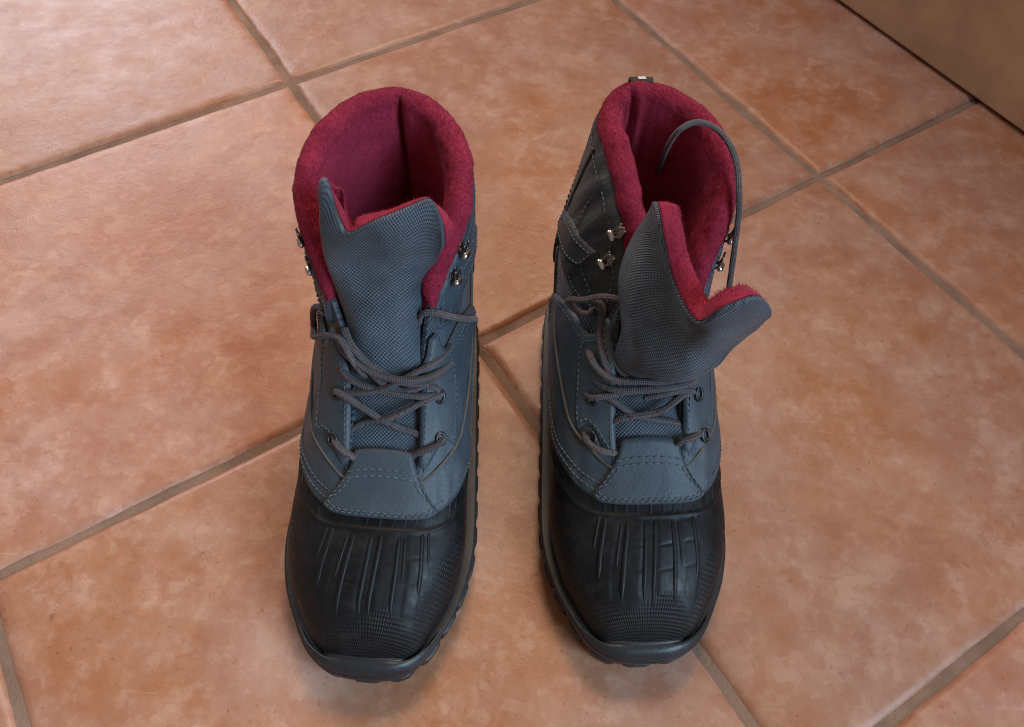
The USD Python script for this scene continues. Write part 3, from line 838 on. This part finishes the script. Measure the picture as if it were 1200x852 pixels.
    for v_ in np.linspace(0.03, 1, 46):
        U = Ru * (1 - v_) + tgt_u * v_
        Fd = R[:, 1] * (1 - v_) + tgt_f * v_
        o = -(th - 0.0026) * (1 - 0.3 * v_) - 0.0085 * np.sin(np.pi * min(v_ * 1.25, 1)) ** 0.8 + 0.006 * groove * min(1, v_ * 5 + 0.2)
        rows.append(S(U, rad(Fd), o))
    V = np.stack(rows)
    for _ in range(7):
        V[:, 1:-1] = (V[:, :-2] + 2 * V[:, 1:-1] + V[:, 2:]) / 4
    gw = np.exp(-((R[:, 1] + (166 if side > 0 else 185)) / (6.0 if side > 0 else 4.5)) ** 2)
    gd = np.interp(np.arange(len(rows)), [0, 10, 24, 40, len(rows) - 1], [0, 0.0005, 0.0065, 0.008, 0.008]) * (1.2 if side > 0 else 0.8)
    V = V + Nr[None] * gd[:, None, None] * gw[None, :, None]
    bump_ = 0.0024 * (meshkit.fbm(V * 110 + seed, 3, seed + 40) - 0.5) + 0.0009 * (meshkit.fbm(V * 420 + seed, 2, seed + 41) - 0.5)
    dN = np.cross(np.gradient(V, axis=1), np.gradient(V, axis=0))
    dN /= np.linalg.norm(dN, axis=-1, keepdims=True) + 1e-12
    V = V + dN * bump_[..., None]
    lining = obj("fleece_lining", (V.reshape(-1, 3), grid_faces(len(rows), nt_, flip=True)), FLEECE, boot, smooth=True)
    fuzz(lining, V[:30], dN[:30], 24000, seed, +1)

    # ---- tongue: follows the foot under the laces, then rises out of the collar
    cols = np.linspace(-1, 1, 7)
    low = [S(np.full(7, u), rad(cols * w_), np.full(7, o)) for u, w_, o in ((4.75, 24, -0.0020), (5.5, 30, -0.0035), (6.3, 33, -0.0035)) + (((7.0, 25, -0.001),) if side < 0 else ())]
    grid = np.stack(low + [np.array(r) * 0.001 for r in tongue_rows])
    P_, N_, ed, ua, vb = sheet(grid, 0, 0)
    if N_[5, N_.shape[1] // 2, 1] > 0:
        N_ = -N_
    rise = np.clip((vb - 0.045) / 0.03, 0, 1)
    e1, e2 = np.clip(ed / 0.002, 0, 1), np.clip(ed / 0.0050, 0, 1)
    wr = (0.0022 + 0.0045 * np.exp(-((vb - 0.050) / 0.016) ** 2)) * (meshkit.fbm(P_ * 75 + seed, 3, seed + 51) - 0.5) * np.clip(vb / 0.02, 0, 1)
    P_ = P_ + N_ * wr[..., None]
    fo = 0.0018 * np.sqrt(1 - (1 - e1) ** 2)
    so = shell_between(P_, fo, -0.0004 + 0 * fo, N_)
    uvt = np.c_[np.r_[ua.ravel(), ua.ravel()], np.r_[vb.ravel(), vb.ravel()]]
    tong = obj("tongue", so, NYLON, boot, smooth=True, uv=uvt)
    pad = (0.0015 + 0.0082 * rise) * np.sqrt(1 - (1 - e2) ** 2) + 0.0006
    bm_ = 0.0012 * (meshkit.fbm(P_ * 160 + seed, 3, seed + 55) - 0.5) * e2
    k0 = int(len(P_) * 0.30)
    shift = 0.0012 * np.clip(1 - ed / 0.003, 0, 1)
    si = shell_between(P_[k0:], (-0.0005 + 0 * fo)[k0:], (-0.0005 - pad + bm_)[k0:], N_[k0:])
    lin = obj("tongue_lining", si, FLEECE, boot, smooth=True)
    fuzz(lin, (P_ - N_ * (0.0005 + pad)[..., None])[k0:], -N_[k0:], 6000, seed + 1, +1)

    # ---- lace, eyelets, hooks
    tubes = []
    for k, pts in laces.items():
        ctrl = np.array(pts) * 0.001
        if k != "over":
            ctrl[1:-1] += np.random.default_rng(seed + len(pts) + ord(k[0]) + len(k)).normal(0, 0.0005, ctrl[1:-1].shape)
        q = spline(ctrl, 10 * len(pts))
        nn = len(q)
        wob = 1 + 0.10 * (meshkit.noise(np.c_[np.arange(nn) * 0.5, np.full(nn, len(k)), np.zeros(nn)], seed) - 0.5)
        rr = 0.0018 if k == "over" else 0.0020
        tubes.append((q, rr * wob))
    lv, lf, luv, n0 = [], [], [], 0
    for q, rr in tubes:
        v, f = tube(q, rr, 10, squash=0.82)
        sl = np.r_[0, np.cumsum(np.linalg.norm(np.diff(q, axis=0), axis=1))]
        u_ = np.r_[np.repeat(sl, 10), sl[0], sl[-1]]
        w_ = np.r_[np.tile(np.arange(10) * 0.0116 / 10, len(q)), 0, 0]
        lv.append(v)
        lf.append(f + n0)
        luv.append(np.c_[u_ + w_, u_ - w_])
        n0 += len(v)
    obj("lace", (np.vstack(lv), np.vstack(lf)), LACE, boot, smooth=True, uv=np.vstack(luv))
    for sg in (-1, 1):
        for u_, f_ in eyes[sg]:
            pt, n, a, b = frame_at(u_, f_ * sg, 0.0054)
            obj("eyelet", ring_mesh(pt, n, a, b, 0.0033, 0.0026, 0.0010), METAL_D, boot, smooth=True)
        for u_, f_ in ((9.85, 64), (9.15, 55)):
            pt, n, a, b = frame_at(u_, f_ * sg, 0.0028 if (side > 0 or sg > 0) else 0.0012)
            plate = trimesh.creation.icosphere(2)
            pv = np.array(plate.vertices) * [0.0030, 0.0046, 0.0010] @ np.array([b, a, n]) + pt
            wire = []
            for ss in (-1, 1):
                base = pt + b * 0.0022 * ss
                wire.append(tube(spline([base - a * 0.004, base + n * 0.0020 - a * 0.002, base + n * 0.0030 + a * 0.001, base + n * 0.0032 + a * 0.0055], 14), 0.0007, 7))
            hook = obj("lace_hook", merge([(pv, np.array(plate.faces))] + wire), METAL, boot, smooth=True)
            c0_, c1_ = pt + n * 0.0034 - b * 0.0030 - a * 0.0030, pt + n * 0.0034 + b * 0.0030 - a * 0.0030
            obj("roller", tube(np.linspace(c0_, c1_, 6), [0.0012, 0.0019, 0.0019, 0.0019, 0.0019, 0.0012], 14), STEEL, hook, smooth=50)

    # ---- pull loop of webbing on the heel
    pt, n, a, b = frame_at(10.9 if side > 0 else 10.3, 180, 0.0030)
    path = spline([pt - a * 0.030 + n * 0.0005, pt - a * 0.012 + n * 0.002, pt + a * 0.004 + n * 0.0035, pt + a * 0.0125 + n * 0.002, pt + a * 0.0155 - n * 0.002, pt + a * 0.010 - n * 0.006], 30)
    w_ = 0.0062
    tn = np.gradient(path, axis=0)
    tn /= np.linalg.norm(tn, axis=1, keepdims=True)
    nb_ = np.cross(tn, b)
    rows = [path + b * w_ * x + nb_ * y for x, y in ((-1, -0.0007), (1, -0.0007), (1, 0.0007), (-1, 0.0007))]
    v = np.stack(rows, 1)
    loop = obj("pull_loop", (v.reshape(-1, 3), grid_faces(len(path), 4, wrap_j=True)), TAPE, boot, smooth=30)
    k_ = slice(14, 26)
    sg_ = 1 if ((nb_[20] @ (a + n)) > 0) else -1
    rows = [path[k_] + b * 0.0022 * x + nb_[k_] * (0.0009 * sg_) for x in (-1, 1)]
    v = np.stack(rows, 1)
    obj("woven_mark", (v.reshape(-1, 3), grid_faces(12, 2)), WHITE, loop, smooth=False)
    return boot


def fuzz(parent, V, N, count, seed, sign):
    """short stray fibres standing off the fleece"""
    rng = np.random.default_rng(seed + 77)
    n, m = V.shape[:2]
    i, j = rng.uniform(0, n - 1.001, count), rng.uniform(0, m - 1.001, count)
    i0, j0 = i.astype(int), j.astype(int)
    a, b = (i - i0)[:, None], (j - j0)[:, None]
    lerp = lambda A: (A[i0, j0] * (1 - a) + A[i0 + 1, j0] * a) * (1 - b) + (A[i0, j0 + 1] * (1 - a) + A[i0 + 1, j0 + 1] * a) * b
    p, d = lerp(V), lerp(N) * sign
    r1 = rng.normal(0, 1, (count, 3))
    ln = rng.uniform(0.0007, 0.0022, (count, 1))
    d1 = d + r1 * 0.7
    d1 /= np.linalg.norm(d1, axis=1, keepdims=True)
    d2 = d1 + rng.normal(0, 0.9, (count, 3))
    d2 /= np.linalg.norm(d2, axis=1, keepdims=True)
    pts = np.stack([p - d * 0.0004, p + d1 * ln * 0.5, p + d1 * ln * 0.5 + d2 * ln * 0.5], 1).reshape(-1, 3)
    path = str(parent.GetPath()) + "/fleece_fibres"
    c = UsdGeom.BasisCurves.Define(stage, path)
    c.CreateTypeAttr("linear")
    c.CreatePointsAttr(Vt.Vec3fArray.FromNumpy(pts.astype(np.float32)))
    c.CreateCurveVertexCountsAttr(Vt.IntArray.FromNumpy(np.full(count, 3, np.int32)))
    c.CreateWidthsAttr(Vt.FloatArray.FromNumpy(np.tile([0.00016, 0.00014, 0.00008], count).astype(np.float32)))
    c.SetWidthsInterpolation("vertex")
    UsdShade.MaterialBindingAPI.Apply(c.GetPrim()).Bind(FLEECE)
    c.GetPrim().SetCustomDataByKey("kind", "stuff")


LACES_A = {
  "loop_left": [[-4.1, 130.7, 116.8], [-13.6, 136.1, 130.4], [-19.1, 141.6, 133.6], [-34.8, 152.3, 117.8], [-45.1, 172.1, 98.9], [-43.2, 175.7, 106.0], [-32.8, 166.6, 123.8]],
  "loop_right": [[21.5, 159.2, 129.0], [27.5, 157.7, 140.5], [37.9, 160.2, 136.0], [46.8, 173.8, 116.0], [46.3, 210.6, 64.5]],
  "a1": [[-20.9, 147.4, 126.2], [-13.8, 136.1, 126.3], [-3.9, 129.9, 124.6], [5.9, 126.9, 123.2], [21.7, 127.8, 120.2], [32.5, 134.8, 116.6], [38.8, 150.4, 107.5]],
  "a2": [[-17.0, 149.2, 132.7], [-8.0, 136.2, 128.5], [3.0, 130.5, 123.1], [14.8, 127.9, 118.4], [27.9, 129.4, 112.7], [34.6, 130.7, 103.5]],
  "a3": [[37.9, 156.3, 113.1], [30.0, 138.3, 119.3], [21.2, 131.2, 119.4], [8.3, 124.9, 117.2], [-6.5, 122.3, 112.0], [-21.6, 126.7, 102.9]],
  "a4": [[-19.1, 135.5, 114.5], [-6.3, 126.4, 115.5], [6.7, 123.6, 114.1], [21.3, 123.3, 112.0], [34.1, 131.4, 103.0]],
  "a5": [[-13.9, 145.3, 123.5], [-5.5, 134.1, 124.7], [3.8, 127.6, 117.5], [14.7, 125.2, 113.5], [26.6, 128.9, 113.3], [35.6, 140.9, 107.9]],
  "x1": [[-23.1, 128.4, 101.4], [-15.4, 122.8, 108.3], [1.7, 114.9, 101.1], [12.7, 113.1, 97.6], [22.7, 111.1, 90.7], [26.7, 110.6, 87.4]],
  "x2": [[35.8, 132.6, 101.7], [30.9, 125.2, 107.7], [25.2, 121.3, 106.3], [10.2, 115.0, 104.1], [-1.0, 114.0, 97.0], [-14.9, 111.5, 88.0]],
  "b1": [[-22.3, 108.1, 85.8], [-17.1, 100.8, 89.5], [-12.4, 97.5, 88.6], [-7.5, 97.0, 83.2]],
  "b2": [[37.6, 113.9, 86.3], [34.4, 106.3, 90.8], [28.9, 102.2, 90.6], [22.2, 101.2, 85.7]],
}
LACES_B = {
  "loop_left": [[-13.1, 155.2, 139.4], [-18.6, 156.6, 142.7], [-27.7, 161.6, 138.0], [-36.0, 165.9, 130.5], [-40.3, 171.5, 120.5], [-36.3, 166.8, 120.2], [-28.9, 163.4, 125.0]],
  "drop": [[-26.9, 163.3, 132.9], [-24.6, 156.8, 132.1], [-25.3, 149.0, 124.0], [-24.6, 138.1, 117.2], [-20.9, 130.3, 111.3]],
  "drop2": [[-21.4, 146.9, 121.2], [-19.9, 139.2, 118.2], [-16.9, 132.3, 115.1], [-11.4, 126.6, 111.7]],
  "a1": [[-30.8, 145.4, 110.2], [-30.3, 138.0, 113.5], [-27.6, 131.6, 112.9], [-19.0, 124.5, 113.2], [-5.6, 120.7, 114.5], [6.2, 120.9, 113.8], [19.7, 125.7, 108.9]],
  "a2": [[-31.8, 126.1, 95.2], [-28.0, 121.7, 100.5], [-12.8, 118.3, 108.2], [4.5, 118.1, 110.7], [18.6, 120.8, 110.3], [27.6, 126.4, 105.5]],
  "a3": [[26.5, 122.8, 101.4], [19.1, 119.5, 107.2], [8.0, 118.3, 107.6], [-1.9, 117.8, 104.1]],
  "a4": [[-28.0, 130.2, 102.8], [-17.5, 121.8, 108.1], [-4.6, 118.5, 112.1], [10.3, 119.3, 112.9], [25.2, 124.9, 104.4]],
  "x1": [[-26.7, 123.0, 98.1], [-18.3, 116.3, 102.4], [-9.3, 112.3, 98.8], [3.9, 109.0, 94.0], [20.1, 110.0, 87.9]],
  "x2": [[26.8, 124.4, 101.0], [15.7, 115.4, 104.2], [5.5, 111.9, 100.9], [-8.5, 109.4, 97.6], [-20.7, 109.9, 86.0]],
  "b1": [[-32.8, 108.5, 81.5], [-30.6, 100.6, 85.0], [-25.2, 96.1, 84.9], [-16.7, 96.1, 81.5]],
  "b2": [[33.4, 108.1, 83.1], [25.6, 100.9, 89.3], [19.4, 98.6, 89.7], [15.8, 99.2, 84.7]],
  "over": [[18.6, 259.4, 105.0], [15.7, 249.2, 142.0], [12.8, 234.3, 174.0], [11.8, 224.7, 192.0], [14.3, 221.6, 202.0], [21.5, 224.2, 204.0], [30.0, 223.0, 203.0], [35.9, 218.1, 201.0], [40.1, 209.9, 198.0], [42.3, 202.2, 194.0], [43.3, 194.1, 188.0], [44.2, 186.5, 179.0], [45.1, 180.6, 166.0], [45.8, 174.9, 152.0], [48.5, 171.9, 130.0]],
}
TONGUE_A = [[[-24.6, 179.7, 128.0], [-20.0, 165.0, 138.0], [-13.4, 156.6, 145.0], [-1.9, 157.5, 148.0], [9.8, 159.6, 148.0], [19.2, 164.7, 144.0], [20.9, 180.3, 132.0]], [[-26.6, 185.8, 172.0], [-25.3, 173.8, 171.0], [-21.1, 166.8, 165.0], [-5.5, 166.7, 170.0], [9.9, 167.1, 173.0], [23.1, 170.8, 172.0], [32.5, 173.7, 169.0]], [[-26.6, 189.4, 194.5], [-20.1, 184.4, 199.5], [-12.6, 169.4, 187.0], [-0.9, 169.2, 193.0], [13.6, 172.6, 199.0], [26.7, 178.3, 203.0], [38.1, 181.8, 200.0]]]
TONGUE_B = [[[-15.6, 143.3, 130.0], [-11.6, 130.3, 132.0], [-7.6, 121.3, 133.0], [0.7, 114.4, 132.0], [10.7, 111.5, 133.0], [19.7, 111.9, 137.0], [27.5, 115.0, 140.0]], [[-15.7, 166.3, 150.0], [-14.2, 148.3, 156.0], [-9.7, 136.3, 158.0], [1.4, 120.1, 156.0], [11.8, 109.7, 156.0], [24.6, 112.4, 154.0], [35.7, 118.8, 152.0]], [[-7.8, 177.6, 174.0], [-8.3, 160.6, 180.0], [-2.8, 143.6, 178.0], [6.3, 123.3, 170.0], [14.3, 109.2, 174.0], [27.7, 111.0, 174.0], [45.0, 119.7, 170.0]], [[-3.4, 176.9, 194.0], [-5.4, 158.9, 202.0], [0.6, 136.9, 186.0], [7.8, 113.6, 183.0], [13.1, 105.9, 197.0], [26.4, 108.8, 204.0], [47.7, 119.6, 195.0]]]
build_boot("winter_boot", "grey and black winter boot with its woven tongue standing upright inside the crimson collar",
           (-0.0763, 0.0985, 0), rad(-1.4), 0.5, 0.0, 0.6, LACES_A, TONGUE_A, -1, {-1: ((6.23, 31), (5.23, 32)), 1: ((6.29, 34), (5.39, 35))}, 11)
build_boot("winter_boot_001", "grey and black winter boot with flopped tongue and a lace looped over its crimson collar",
           (0.084, 0.114, 0), rad(4.2), -0.4, 1.0, 0.25, LACES_B, TONGUE_B, 1, {-1: ((5.93, 36), (5.11, 36)), 1: ((5.99, 32), (5.13, 38))}, 23)
